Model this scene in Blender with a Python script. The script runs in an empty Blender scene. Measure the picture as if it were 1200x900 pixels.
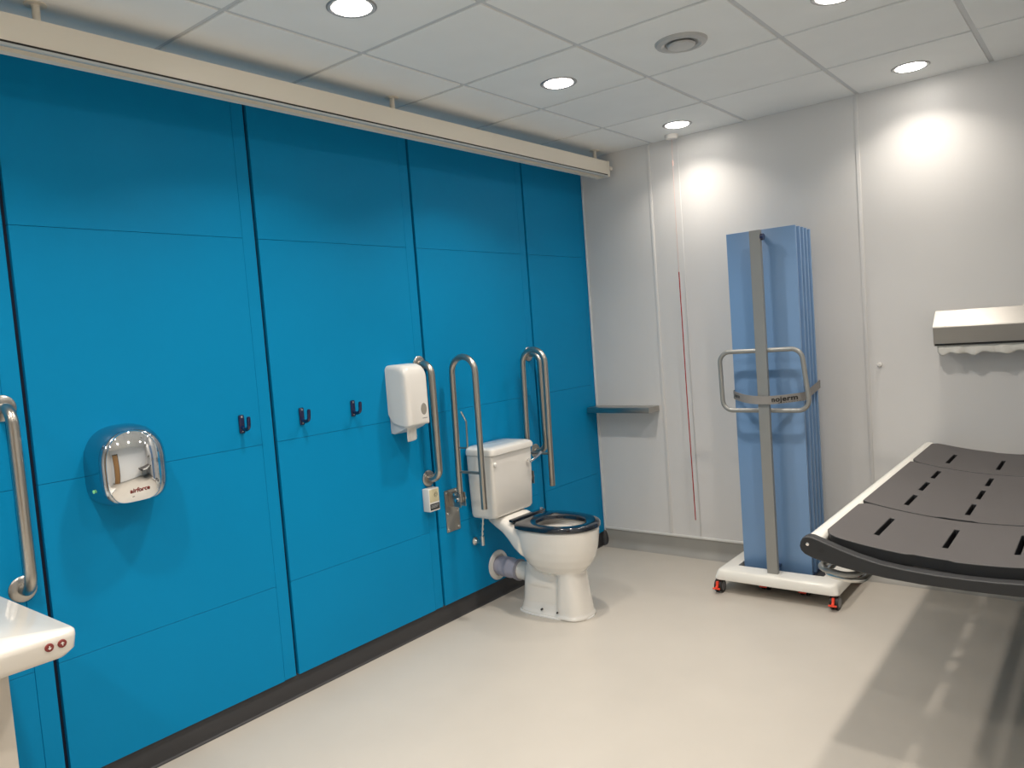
import bpy, bmesh, math
from math import sin, cos, pi, radians
from mathutils import Vector, Matrix

scene = bpy.context.scene
COL = scene.collection
ZC = 2.587          # ceiling height
YB = 4.381          # back wall
XR = 3.10           # right wall
YF = -1.75          # wall behind the camera

# ------------------------------------------------------------------ materials
def srgb(r, g, b):
    f = lambda c: (c/255/12.92) if c/255 <= .04045 else ((c/255+.055)/1.055)**2.4
    return (f(r), f(g), f(b), 1)

MATS = {}
def mat(name, color, rough=.5, metal=0., coat=0., noise=None, bump=None, spec=.5, emit=None, trans=0., brushed=None, mottle=None, sss=0.):
    if name in MATS: return MATS[name]
    m = bpy.data.materials.new(name); m.use_nodes = True
    nt = m.node_tree; b = nt.nodes['Principled BSDF']
    col = color if len(color) == 4 else (*color, 1)
    b.inputs['Base Color'].default_value = col
    b.inputs['Roughness'].default_value = rough
    b.inputs['Metallic'].default_value = metal
    b.inputs['Specular IOR Level'].default_value = spec
    b.inputs['Coat Weight'].default_value = coat
    b.inputs['Coat Roughness'].default_value = .05
    b.inputs['Transmission Weight'].default_value = trans
    tc = nt.nodes.new('ShaderNodeTexCoord')
    if mottle:      # slight colour variation: scale, strength
        n = nt.nodes.new('ShaderNodeTexNoise'); n.inputs['Scale'].default_value = mottle[0]
        n.inputs['Detail'].default_value = 4
        nt.links.new(tc.outputs['Object'], n.inputs['Vector'])
        r = nt.nodes.new('ShaderNodeMapRange')
        r.inputs['From Min'].default_value = .3; r.inputs['From Max'].default_value = .7
        r.inputs['To Min'].default_value = 1-mottle[1]; r.inputs['To Max'].default_value = 1+mottle[1]
        nt.links.new(n.outputs['Fac'], r.inputs['Value'])
        v = nt.nodes.new('ShaderNodeVectorMath'); v.operation = 'SCALE'
        v.inputs[0].default_value = col[:3]
        nt.links.new(r.outputs['Result'], v.inputs['Scale'])
        nt.links.new(v.outputs[0], b.inputs['Base Color'])
    if noise or bump:
        sc, st = bump or noise
        n = nt.nodes.new('ShaderNodeTexNoise'); n.inputs['Scale'].default_value = sc
        nt.links.new(tc.outputs['Object'], n.inputs['Vector'])
        bp = nt.nodes.new('ShaderNodeBump'); bp.inputs['Strength'].default_value = st
        bp.inputs['Distance'].default_value = .002
        nt.links.new(n.outputs['Fac'], bp.inputs['Height'])
        nt.links.new(bp.outputs['Normal'], b.inputs['Normal'])
    if brushed:     # stretched fine streaks in the roughness
        mp = nt.nodes.new('ShaderNodeMapping'); mp.inputs['Scale'].default_value = brushed
        nt.links.new(tc.outputs['Object'], mp.inputs['Vector'])
        n = nt.nodes.new('ShaderNodeTexNoise'); n.inputs['Scale'].default_value = 1; n.inputs['Detail'].default_value = 3
        nt.links.new(mp.outputs['Vector'], n.inputs['Vector'])
        r = nt.nodes.new('ShaderNodeMapRange'); r.inputs['To Min'].default_value = rough*.75; r.inputs['To Max'].default_value = rough*1.3
        nt.links.new(n.outputs['Fac'], r.inputs['Value']); nt.links.new(r.outputs['Result'], b.inputs['Roughness'])
    if emit:
        b.inputs['Emission Color'].default_value = (*emit[0], 1); b.inputs['Emission Strength'].default_value = emit[1]
    MATS[name] = m
    return m

BLUE = mat('blue_laminate', (0.0005, 0.236, 0.49), .5, mottle=(2.2, .02), spec=.12)
BLUE2 = mat('blue_laminate_edge', (0.002, 0.15, 0.30), .5, spec=.3)
NAVYGAP = mat('dark_gap', (0.002, 0.008, 0.03), .7)
WHITEP = mat('pvc_wall_cladding', (0.74, 0.73, 0.715), .4, mottle=(1.6, .02), spec=.4)
WTRIM = mat('pvc_joint_trim', (0.74, 0.73, 0.715), .4)
CEIL = mat('ceiling_tile', (0.88, 0.89, 0.875), .85, bump=(180, .15), mottle=(5, .015))
GRID = mat('ceiling_grid_steel', (0.62, 0.64, 0.65), .5)
FLOOR = mat('vinyl_floor', (0.53, 0.49, 0.43), .38, bump=(260, .12), mottle=(3.5, .025), spec=.4)
SKIRT = mat('charcoal_vinyl', (0.036, 0.036, 0.039), .5)
COVE = mat('grey_cove_vinyl', (0.34, 0.33, 0.305), .5, mottle=(6, .04))
CREAM = mat('cream_powder_coat', (0.86, 0.80, 0.69), .35)
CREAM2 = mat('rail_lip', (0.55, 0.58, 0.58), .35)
BLACKG = mat('rail_slot', (0.02, 0.018, 0.016), .7)
CERAM = mat('glazed_ceramic', (0.83, 0.80, 0.745), .12, coat=.6, spec=.5)
CERAMIN = mat('glazed_inner', (0.62, 0.60, 0.55), .15, coat=.5)
PLASW = mat('white_plastic', (0.78, 0.76, 0.72), .28)
TISSUE = mat('tissue_paper', (0.74, 0.74, 0.72), .9)
SEATM = mat('midnight_gloss', (0.006, 0.010, 0.018), .1, coat=.8)
STEEL = mat('brushed_steel', (0.46, 0.43, 0.385), .3, 1., brushed=(300, 300, 6))
STEELH = mat('brushed_steel_sheet', (0.44, 0.42, 0.39), .3, 1., brushed=(6, 300, 300))
CHROME = mat('chrome', (0.86, 0.86, 0.86), .05, 1.)
CHROMES = mat('satin_chrome_side', (0.50, 0.53, 0.56), .13, 1.)
LAV = mat('lavender_rubber', (0.46, 0.45, 0.54), .55)
NAVY = mat('navy_gloss', (0.003, 0.006, 0.055), .18, coat=.5)
SCREENB = mat('blue_screen_panel', (0.185, 0.325, 0.55), .3, spec=.5, mottle=(1.5, .02))
SCREENE = mat('blue_screen_edge', (0.17, 0.33, 0.60), .35)
GREYM = mat('silver_lacquer', (0.31, 0.31, 0.295), .36, .35)
STRAP = mat('grey_webbing', (0.27, 0.26, 0.25), .8, bump=(900, .4))
INK = mat('black_ink', (0.015, 0.015, 0.015), .6)
REDINK = mat('dark_red_ink', (0.22, 0.03, 0.025), .5)
TRAYW = mat('white_lacquer', (0.83, 0.81, 0.745), .25, coat=.3)
RUBBER = mat('black_rubber', (0.012, 0.012, 0.013), .45)
HUB = mat('grey_hub', (0.22, 0.22, 0.23), .4)
REDTAG = mat('orange_red_pedal', (0.85, 0.07, 0.03), .35)
SLATE = mat('slate_plastic', (0.080, 0.073, 0.072), .6, bump=(500, .25), mottle=(4, .03))
SLATED = mat('charcoal_plastic', (0.017, 0.018, 0.020), .5, bump=(500, .15))
RED = mat('red_cord', (0.42, 0.012, 0.012), .6)
PINKC = mat('pale_cord', (0.72, 0.50, 0.44), .6)
LAMPM = mat('lamp_diffuser', (1, 1, 1), .5, emit=((1.0, .935, .86), 27.))
TRIMR = mat('lamp_trim', (0.36, 0.355, 0.35), .35, .3)
LEAF = mat('oak_veneer', (0.42, 0.23, 0.09), .5, mottle=(9, .15))
BASINM = mat('basin_resin', (0.80, 0.76, 0.69), .22, coat=.4)
HOUSE = mat('basin_housing', (0.62, 0.57, 0.50), .4)
CREAMF = mat('cream_label', (0.60, 0.55, 0.36), .5)
LEDG = mat('green_led', (0.2, 0.6, 0.25), .4, emit=((.4, 1, .45), .25))
DRAIN = mat('drain_dark', (0.05, 0.05, 0.05), .5, .5)

# ------------------------------------------------------------------ helpers
def link(o, parent=None):
    COL.objects.link(o)
    if parent is not None: o.parent = parent
    return o

def smooth(me, ang=35):
    for p in me.polygons: p.use_smooth = True
    me.set_sharp_from_angle(angle=radians(ang)) if hasattr(me, 'set_sharp_from_angle') else None

def obj(name, bm, m, parent=None, sm=True, ang=35):
    """bmesh in WORLD coords -> one mesh object; its origin is moved to its own centre/base"""
    bmesh.ops.recalc_face_normals(bm, faces=bm.faces)
    me = bpy.data.meshes.new(name)
    base = Vector((0, 0, 0))
    if parent is not None:
        base = parent['_w'] if '_w' in parent else (0, 0, 0)
        base = Vector(base)
        pb = base
    else:
        vs = [v.co for v in bm.verts]
        base = Vector(((min(v.x for v in vs)+max(v.x for v in vs))/2,
                       (min(v.y for v in vs)+max(v.y for v in vs))/2, min(v.z for v in vs)))
    bmesh.ops.translate(bm, vec=-base, verts=bm.verts)
    bm.to_mesh(me); bm.free()
    ms = m if isinstance(m, (list, tuple)) else [m]
    for x in ms: me.materials.append(x)
    if sm: smooth(me, ang)
    o = bpy.data.objects.new(name, me)
    link(o, parent)
    o['_w'] = tuple(base)
    if parent is None: o.location = base
    return o

def thing(name, label, cat, loc, group=None):
    o = bpy.data.objects.new(name, None); COL.objects.link(o)
    o.location = loc; o.empty_display_size = .05
    o['_w'] = tuple(loc)
    o['label'] = label; o['category'] = cat
    if group: o['group'] = group
    return o

def tag(o, label, cat, group=None):
    o['label'] = label; o['category'] = cat
    if group: o['group'] = group
    return o

def struct(o):
    o['kind'] = 'structure'; return o

def copy_tree(src, off, label, parent=None):
    c = src.copy(); COL.objects.link(c)
    if parent is None:
        c.location = Vector(src.location)+Vector(off); c['label'] = label
    else:
        c.parent = parent
    for ch in list(src.children): copy_tree(ch, off, None, c)
    return c

def box(bm, x0, x1, y0, y1, z0, z1, bev=0., seg=2, mi=0):
    r = bmesh.ops.create_cube(bm, size=1)
    vs = r['verts']
    for v in vs:
        v.co = Vector(((x0+x1)/2+v.co.x*(x1-x0), (y0+y1)/2+v.co.y*(y1-y0), (z0+z1)/2+v.co.z*(z1-z0)))
    fs = set(f for v in vs for f in v.link_faces)
    for f in fs: f.material_index = mi
    if bev > 0:
        es = list(set(e for v in vs for e in v.link_edges))
        bmesh.ops.bevel(bm, geom=es, offset=bev, segments=seg, profile=.5, affect='EDGES', material=mi)
    return bm

def B(*a, **k):
    return box(bmesh.new(), *a, **k)

def fillet(pts, r, n=8):
    pts = [Vector(p) for p in pts]
    rs = r if isinstance(r, (list, tuple)) else [r]*len(pts)
    out = [pts[0]]
    for i in range(1, len(pts)-1):
        a, b, c = pts[i-1], pts[i], pts[i+1]
        u = (a-b).normalized(); v = (c-b).normalized()
        th = u.angle(v)
        if th > pi-.01 or rs[i] <= 0: out.append(b); continue
        d = rs[i]/math.tan(th/2)
        d = min(d, (a-b).length*.499 if i > 1 else (a-b).length*.98, (c-b).length*.499 if i < len(pts)-2 else (c-b).length*.98)
        rr = d*math.tan(th/2)
        cen = b+(u+v).normalized()*(rr/sin(th/2))
        p0 = b+u*d; p1 = b+v*d
        w0 = p0-cen; w1 = p1-cen
        for k in range(n+1):
            t = k/n
            om = w0.angle(w1)
            out.append(cen+(w0*sin((1-t)*om)+w1*sin(t*om))/sin(om))
    out.append(pts[-1])
    return out

def tube(bm, pts, r, n=14, closed=False, mi=0, cap=True, flat=None):
    """sweep a circle (or an ellipse/rect outline 'flat') along the points"""
    pts = [Vector(p) for p in pts]
    N = len(pts)
    rings = []
    prevn = None
    for i, p in enumerate(pts):
        if closed: t = (pts[(i+1) % N]-pts[i-1])
        else: t = pts[min(i+1, N-1)]-pts[max(i-1, 0)]
        t.normalize()
        if prevn is None:
            a = Vector((0, 0, 1)) if abs(t.z) < .9 else Vector((0, 1, 0))
            nrm = (a-t*a.dot(t)).normalized()
        else:
            nrm = (prevn-t*prevn.dot(t)).normalized()
        prevn = nrm
        bn = t.cross(nrm)
        rad = r[i] if isinstance(r, (list, tuple)) else r
        ring = []
        for k in range(n):
            a = 2*pi*k/n
            ring.append(bm.verts.new(p+nrm*cos(a)*rad+bn*sin(a)*rad))
        rings.append(ring)
    m = N if closed else N-1
    for i in range(m):
        a, b = rings[i], rings[(i+1) % N]
        for k in range(n):
            f = bm.faces.new((a[k], a[(k+1) % n], b[(k+1) % n], b[k])); f.material_index = mi
    if cap and not closed:
        bm.faces.new(rings[0][::-1]).material_index = mi
        bm.faces.new(rings[-1]).material_index = mi
    return bm

def T(*a, **k): return tube(bmesh.new(), *a, **k)

def loft(bm, rings, closed_ends=True, mi=0, loop=False):
    vr = [[bm.verts.new(Vector(p)) for p in ring] for ring in rings]
    n = len(vr[0])
    L = len(vr)
    for i in range(L if loop else L-1):
        a, b = vr[i], vr[(i+1) % L]
        for k in range(n):
            bm.faces.new((a[k], a[(k+1) % n], b[(k+1) % n], b[k])).material_index = mi
    if closed_ends and not loop:
        bm.faces.new(vr[0][::-1]).material_index = mi
        bm.faces.new(vr[-1]).material_index = mi
    return bm

def lathe(bm, prof, origin, axis='z', n=40, mi=0):
    """prof list of (radius, height)"""
    o = Vector(origin)
    def P(r, h, a):
        c, s = r*cos(a), r*sin(a)
        return o+{'z': Vector((c, s, h)), 'x': Vector((h, c, s)), 'y': Vector((c, h, s))}[axis]
    rings = [[P(max(r, 1e-5), h, 2*pi*k/n) for k in range(n)] for r, h in prof]
    return loft(bm, rings, True, mi)

def LA(*a, **k): return lathe(bmesh.new(), *a, **k)

def prism(bm, poly, axis, a0, a1, mi=0, bev=0.):
    """extrude a 2D polygon along an axis. axis 'y': poly is (x,z); 'x': (y,z); 'z': (x,y)"""
    def P(u, v, w):
        return {'y': Vector((u, w, v)), 'x': Vector((w, u, v)), 'z': Vector((u, v, w))}[axis]
    A = [bm.verts.new(P(u, v, a0)) for u, v in poly]
    Bv = [bm.verts.new(P(u, v, a1)) for u, v in poly]
    n = len(poly)
    fs = [bm.faces.new(A[::-1]), bm.faces.new(Bv)]
    for k in range(n): fs.append(bm.faces.new((A[k], A[(k+1) % n], Bv[(k+1) % n], Bv[k])))
    for f in fs: f.material_index = mi
    if bev > 0:
        es = list(set(e for f in fs[:2] for e in f.edges))
        bmesh.ops.bevel(bm, geom=es, offset=bev, segments=2, profile=.5, affect='EDGES', material=mi)
    return bm

def PR(*a, **k): return prism(bmesh.new(), *a, **k)

def superell(cx, cy, a, b, e=2.5, n=48, ph=0):
    out = []
    for k in range(n):
        t = 2*pi*k/n+ph
        c, s = cos(t), sin(t)
        out.append((cx+a*math.copysign(abs(c)**(2/e), c), cy+b*math.copysign(abs(s)**(2/e), s)))
    return out

def rrect(x0, x1, y0, y1, r, n=5):
    out = []
    rs = r if isinstance(r, (list, tuple)) else (r,)*4
    for (cx, cy, a0, rr) in ((x1-rs[0], y0+rs[0], -90, rs[0]), (x1-rs[1], y1-rs[1], 0, rs[1]), (x0+rs[2], y1-rs[2], 90, rs[2]), (x0+rs[3], y0+rs[3], 180, rs[3])):
        for k in range(n+1):
            a = radians(a0+90*k/n)
            out.append((cx+rr*cos(a), cy+rr*sin(a)))
    return out

def text(name, s, size, M, m, parent, extrude=.0004, bold=0.):
    cu = bpy.data.curves.new(name, 'FONT'); cu.body = s; cu.size = size; cu.extrude = extrude; cu.offset = bold
    cu.align_x = 'CENTER'; cu.align_y = 'CENTER'
    t = bpy.data.objects.new('tmp', cu); COL.objects.link(t)
    dg = bpy.context.evaluated_depsgraph_get()
    me = bpy.data.meshes.new_from_object(t.evaluated_get(dg)); me.name = name
    bpy.data.objects.remove(t)
    base = Vector(parent['_w'])
    me.transform(Matrix.Translation(-base) @ M)
    me.materials.clear(); me.materials.append(m)
    o = bpy.data.objects.new(name, me); link(o, parent); o['_w'] = tuple(base)
    return o

def text_map(name, s, size, fn, m, parent, extrude=.0004, bold=0., space=1.):
    """one mesh of lettering laid onto a curved surface: fn(u, v, w) -> world point"""
    cu = bpy.data.curves.new(name, 'FONT'); cu.body = s; cu.size = size; cu.extrude = extrude; cu.offset = bold
    cu.align_x = 'CENTER'; cu.align_y = 'BOTTOM_BASELINE'; cu.space_character = space
    t = bpy.data.objects.new('tmp', cu); COL.objects.link(t)
    dg = bpy.context.evaluated_depsgraph_get()
    me = bpy.data.meshes.new_from_object(t.evaluated_get(dg)); me.name = name
    bpy.data.objects.remove(t)
    base = Vector(parent['_w'])
    for v in me.vertices: v.co = Vector(fn(v.co.x, v.co.y, v.co.z))-base
    me.materials.clear(); me.materials.append(m)
    o = bpy.data.objects.new(name, me); link(o, parent); o['_w'] = tuple(base)
    return o

def face_x(x, y, z, roll=0):      # text plane facing +x, reading toward +y
    R = Matrix(((0, 0, 1), (1, 0, 0), (0, 1, 0))).to_4x4()
    return Matrix.Translation((x, y, z)) @ R @ Matrix.Rotation(roll, 4, 'Z')
def face_my(x, y, z, rz=0):       # facing -y, reading toward +x
    R = Matrix(((1, 0, 0), (0, 0, -1), (0, 1, 0))).to_4x4()
    return Matrix.Translation((x, y, z)) @ Matrix.Rotation(rz, 4, 'Z') @ R

# ------------------------------------------------------------------ room shell
fl = struct(obj('floor', B(-.12, XR+.1, YF-.1, YB+.1, -.1, 0), FLOOR, sm=False))

# ceiling: slab above, tegular tiles, grid bars in the grooves
GX0, GY0, RX, RY = .527-.6, 3.8076, .6, .583
bm = bmesh.new()
box(bm, -.12, XR+.1, YF-.1, YB+.1, ZC+.02, ZC+.1)
xs = [0.0]+[GX0+RX*i for i in range(1, 6) if GX0+RX*i > 0 and GX0+RX*i < XR]+[XR]
ys = []
y = GY0
while y > YF: ys.append(y); y -= RY
ys = [YF]+sorted(ys)+[YB]
import random
random.seed(4)
for i in range(len(xs)-1):
    for j in range(len(ys)-1):
        g = .010
        x0 = xs[i]+(0 if i == 0 else g); x1 = xs[i+1]-(0 if i == len(xs)-2 else g)
        y0 = ys[j]+(0 if j == 0 else g); y1 = ys[j+1]-(0 if j == len(ys)-2 else g)
        if x1-x0 < .02 or y1-y0 < .02: continue
        d = random.uniform(-.0012, .0012)
        box(bm, x0, x1, y0, y1, ZC+d*.5, ZC+.021, bev=.002, seg=1)
ce = struct(obj('ceiling', bm, CEIL, sm=False))
bm = bmesh.new()
for x in xs[1:-1]: box(bm, x-.012, x+.012, YF, YB, ZC+.0055, ZC+.019)
for y in ys[1:-1]: box(bm, 0, XR, y-.012, y+.012, ZC+.0062, ZC+.0188)
obj('ceiling_grid', bm, GRID, ce, sm=False)

# left wall: dark backing, blue panels in columns and rows
wl = struct(obj('wall_left', B(-.12, -.022, YF-.1, YB+.1, 0, ZC+.02), NAVYGAP, sm=False))
PITCH = .9225
gaps = [.0430-PITCH*2, .0430-PITCH, .0430, .9605, 1.8746, 2.7874, 3.7238, YB+.0]
seams = [.093, .4998, 1.0997, 1.9457, ZC+.01]
gw = .0075
for i in range(len(gaps)-1):
    y0 = gaps[i]+gw; y1 = gaps[i+1]-gw
    last = i == len(gaps)-2
    if last: y1 = YB-.004
    if y0 < YF: y0 = YF
    strip = .058 if not last else .05
    for a, b in zip(seams[:-1], seams[1:]):
        obj('wall_panel', B(-.02, 0, y0, y1-strip-.0007, a+.0007, b-.0007, bev=.0007, seg=1), BLUE, wl, sm=False)
    obj('panel_frame', B(-.02, -.0012, y1-strip+.0007, y1, seams[0]+.0016, seams[-1]-.0016, bev=.0015, seg=1), BLUE, wl, sm=False)
    obj('seam_backing', B(-.0215, -.0045, y0+.002, y1-.002, seams[0]+.004, seams[-1]-.004), BLUE2, wl, sm=False)

# dark coved skirting of the left wall
cov = [(-.022, 0), (-.022, .096), (-.012, .096), (-.0095, .09), (-.0085, .03)]
for k in range(6):
    a = radians(90*k/5)
    cov.append((-.0085+.0085*(1-cos(a)) , .0085*(1-sin(a))+.0015))
cov.append((.004, 0))
sk = struct(obj('baseboard_left', PR(cov, 'y', YF, YB), SKIRT, ang=50))
# the dark vinyl turns up in the far corner
bm = LA([(.030, .0), (.028, .05), (.018, .085), (.003, .112)], (.0, YB-.004, .0), n=24)
obj('corner_piece', bm, SKIRT, sk)

# back wall: cladding sheets with joint trims
wb = struct(obj('wall_back', B(-.12, XR+.1, YB, YB+.1, 0, ZC+.02), WHITEP, sm=False))
t1 = struct(obj('trim_1', B(0, .010, YB-.010, YB+.001, .10, ZC, bev=.003), mat('corner_trim', (.68, .74, .78), .4)))
for i, (x, w, d) in enumerate(((.5015, .010, .005), (.7004, .003, .0022), (1.7171, .010, .005))):
    struct(obj('trim_%d' % (i+2), B(x-w, x+w, YB-d, YB+.001, .12, ZC-.001, bev=min(d, w)*.6), WTRIM))
# horizontal trim that caps the cove
struct(obj('trim_5', B(.0, XR, YB-.009, YB+.001, .112, .128, bev=.004), mat('cap_trim', (.74, .73, .70), .35)))
cv = [(YB+.002, .115), (YB-.003, .115), (YB-.0035, .045)]
for k in range(9):
    a = radians(90*k/8)
    cv.append((YB-.0035-.045*(1-cos(a)), .045*(1-sin(a))))
cv.append((YB+.002, -.002))
struct(obj('baseboard_back', PR(cv, 'x', 0, XR), COVE, ang=60))

# right wall, front wall with door
WHITE2 = mat('white_wall_paint', (.86, .85, .83), .5)
struct(obj('wall_right', B(XR, XR+.12, YF-.1, YB+.1, 0, ZC+.02), WHITE2, sm=False))
struct(obj('baseboard_right', B(XR-.006, XR+.001, YF, YB-.05, 0, .1, bev=.003), COVE))
struct(obj('wall_front', B(-.12, XR+.1, YF-.12, YF, 0, ZC+.02), WHITE2, sm=False))
d = thing('door_1', 'oak veneered door', 'door', (XR-.02, -.75, 0)); del d['label']; del d['category']; struct(d)
obj('door_leaf', B(XR-.03, XR-.002, -1.2, -.25, .01, 2.06, bev=.003), LEAF, d)
bm = bmesh.new()
box(bm, XR-.035, XR-.001, -1.27, -1.205, 0, 2.13, bev=.003); box(bm, XR-.035, XR-.001, -.245, -.18, 0, 2.13, bev=.003)
box(bm, XR-.035, XR-.001, -1.205, -.245, 2.065, 2.13, bev=.003)
obj('door_frame', bm, SLATED, d)
obj('door_handle', T(fillet([(XR-.03, -1.12, 1.0), (XR-.08, -1.12, 1.0), (XR-.08, -1.0, 1.0)], .015), .01), STEEL, d)

# ------------------------------------------------------------------ downlights and ceiling fittings
def spot_label(i): return LAB[i]
lamp_xy = [(.818, 2.96), (.818, 1.765), (.818, .585), (.818, -.6), (.838, 4.105),
           (2.03, 4.115), (2.01, 2.965), (2.03, 1.765), (2.03, .585), (2.03, -.6)]
lamp_lab = ['round ceiling downlight, the third inwards from the far wall corner on the left',
            'large round ceiling downlight cut by the top edge of the photo, nearest the hand dryer',
            'round ceiling downlight overhead, out of the frame beside the left grab bar',
            'round ceiling downlight at the left rear of the room, behind the viewer',
            'round ceiling downlight just above the red pull cord rose',
            'round ceiling downlight at the right beside the far white wall',
            'round ceiling downlight barely showing at the top edge right of the air vent',
            'round ceiling downlight out of the frame above the near end of the bench',
            'round ceiling downlight overhead to the right, out of the frame',
            'round ceiling downlight at the right rear of the room, behind the viewer']
lamp_lab[0] = 'round ceiling downlight in the middle of the ceiling, left of the air vent'
def downlight(x, y, lab):
    t = thing('downlight', lab, 'ceiling light', (x, y, ZC), 'recessed ceiling downlights')
    z = ZC
    obj('trim_ring', LA([(.064, .001), (.067, -.003), (.078, -.004), (.083, -.001), (.083, .001), (.064, .001)][::-1], (x, y, z)), TRIMR, t)
    obj('diffuser', LA([(.0001, .0), (.060, .0), (.063, -.0015), (.060, -.005), (.045, -.009), (.0001, -.011)], (x, y, z)), LAMPM, t)
    return t
L0 = downlight(*lamp_xy[0], lamp_lab[0])
for (x, y), lab in list(zip(lamp_xy, lamp_lab))[1:]:
    copy_tree(L0, (x-lamp_xy[0][0], y-lamp_xy[0][1], 0), lab)
WATT = 9.1
for x, y in lamp_xy:
    l = bpy.data.lights.new('downlight_beam', 'AREA'); l.shape = 'DISK'; l.size = .115
    l.energy = WATT*(.33 if y > 4 else 1); l.color = (1.0, .915, .82); l.spread = radians(122 if y > 4 else 128)
    o = bpy.data.objects.new('downlight_beam', l); COL.objects.link(o); o.location = (x, y, ZC-.014)

vx, vy = 1.4275, 2.94
t = thing('air_valve', 'round white extract air valve in a ceiling tile', 'air vent', (vx, vy, ZC))
obj('valve_ring', LA([(.062, .001), (.066, -.008), (.080, -.014), (.098, -.010), (.104, -.002), (.104, .001)], (vx, vy, ZC)), mat('valve_enamel', (.48, .48, .47), .35), t)
obj('valve_throat', LA([(.062, .0), (.062, -.004), (.0001, -.004)], (vx, vy, ZC)), mat('throat_shade', (.34, .35, .355), .8), t)
obj('valve_disc', LA([(.0001, -.006), (.050, -.006), (.056, -.013), (.050, -.019), (.0001, -.021)], (vx, vy, ZC)), mat('valve_enamel', (.48, .48, .47)), t)

# ceiling hoist rail
t = thing('hoist_rail', 'cream ceiling hoist rail running along the top of the blue wall', 'rail', (.21, 1.4, 2.43))
rp = [(.160, 2.521), (.2535, 2.521), (.2535, 2.441), (.246, 2.436), (.246, 2.430), (.228, 2.430), (.228, 2.445), (.190, 2.445), (.190, 2.430), (.160, 2.430)]
obj('rail_profile', PR(rp, 'y', YF+.02, 4.305, bev=.0), CREAM, t, sm=False)
obj('rail_slot', B(.2460, .2525, YF+.03, 4.30, 2.4345, 2.4405), BLACKG, t, sm=False)
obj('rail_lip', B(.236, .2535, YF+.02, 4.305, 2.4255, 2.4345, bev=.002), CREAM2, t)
bm = B(.154, .2565, 4.300, 4.325, 2.427, 2.5245, bev=.004)
box(bm, .240, .262, 4.327-.002, 4.352, 2.470, 2.492, bev=.004)
obj('end_cap', bm, CREAM, t)
for py in (1.04, 2.51, 4.235, -.5):
    bm = LA([(.0115, -.07), (.0115, -.006), (.013, -.004), (.032, -.003), (.032, .0)], (.205, py, ZC), n=24)
    obj('rail_post', bm, CREAM, t)

# ------------------------------------------------------------------ emergency pull cord
px_, py_ = .704, 4.300
t = thing('pull_cord', 'long red emergency pull cord hanging beside the far white wall', 'pull cord', (px_, py_, ZC))
obj('ceiling_rose', LA([(.040, .0), (.040, -.010), (.036, -.022), (.030, -.025), (.0001, -.025)], (px_, py_, ZC), n=32), PLASW, t)
obj('upper_cord', T([(px_, py_, ZC-.024), (px_-.003, py_, 2.2), (px_-.004, py_, 1.775)], .0013, n=8), PINKC, t)
obj('cord_connector', LA([(.002, .0), (.0045, -.006), (.0045, -.028), (.002, -.034)], (px_-.001, py_, 2.44), n=12), PINKC, t)
obj('red_cord', T([(px_-.004, py_, 1.775), (px_, py_, 1.0), (px_+.008, py_, .255)], .0032, n=8), RED, t)

# ------------------------------------------------------------------ steel shelf on back wall
t = thing('wall_shelf', 'short stainless steel shelf on the white wall by the corner', 'shelf', (.24, YB, .93))
obj('shelf_top', B(.012, .466, YB-.135, YB-.001, .953, .956, bev=.001), STEELH, t)
obj('shelf_front', B(.012, .466, YB-.138, YB-.1345, .921, .956, bev=.0012), STEELH, t)
obj('shelf_end', B(.4655, .469, YB-.138, YB-.001, .921, .956, bev=.0012), STEELH, t)
obj('shelf_underside', B(.012, .465, YB-.1345, YB-.001, .921, .923), STEELH, t)

# door stop knob
bm = LA([(.0001, -.016), (.009, -.015), (.012, -.010), (.012, -.004), (.009, .0)], (1.779, YB, 1.172), 'y', n=20)
tag(obj('wall_button', bm, PLASW), 'tiny white button fixed on the white wall right of the blue screen', 'button')

# ------------------------------------------------------------------ grab bars
def wall_bar(y, ztop, zbot, lab):
    t = thing('grab_bar', lab, 'grab bar', (0, y, zbot), 'straight steel wall grab bars')
    pts = fillet([(.006, y, ztop-.01), (.082, y, ztop-.01), (.082, y, zbot+.01), (.006, y, zbot+.01)], .055, 10)
    obj('bar', T(pts, .0178, n=18), STEEL, t)
    for z in (ztop-.01, zbot+.01):
        obj('flange', LA([(.042, .0), (.042, .004), (.037, .008), (.018, .010)], (0, y, z), 'x', n=32), STEELH, t)
    return t
g0 = wall_bar(.889, 1.373, .768, 'vertical steel grab bar left of the hand dryer, above the basin')
copy_tree(g0, (0, 2.745-.889, -.002), 'vertical steel grab bar right beside the tissue dispenser')
copy_tree(g0, (0, 3.662-.889, -.012), 'vertical steel grab bar behind the right fold-up rail, past the cistern')

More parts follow.
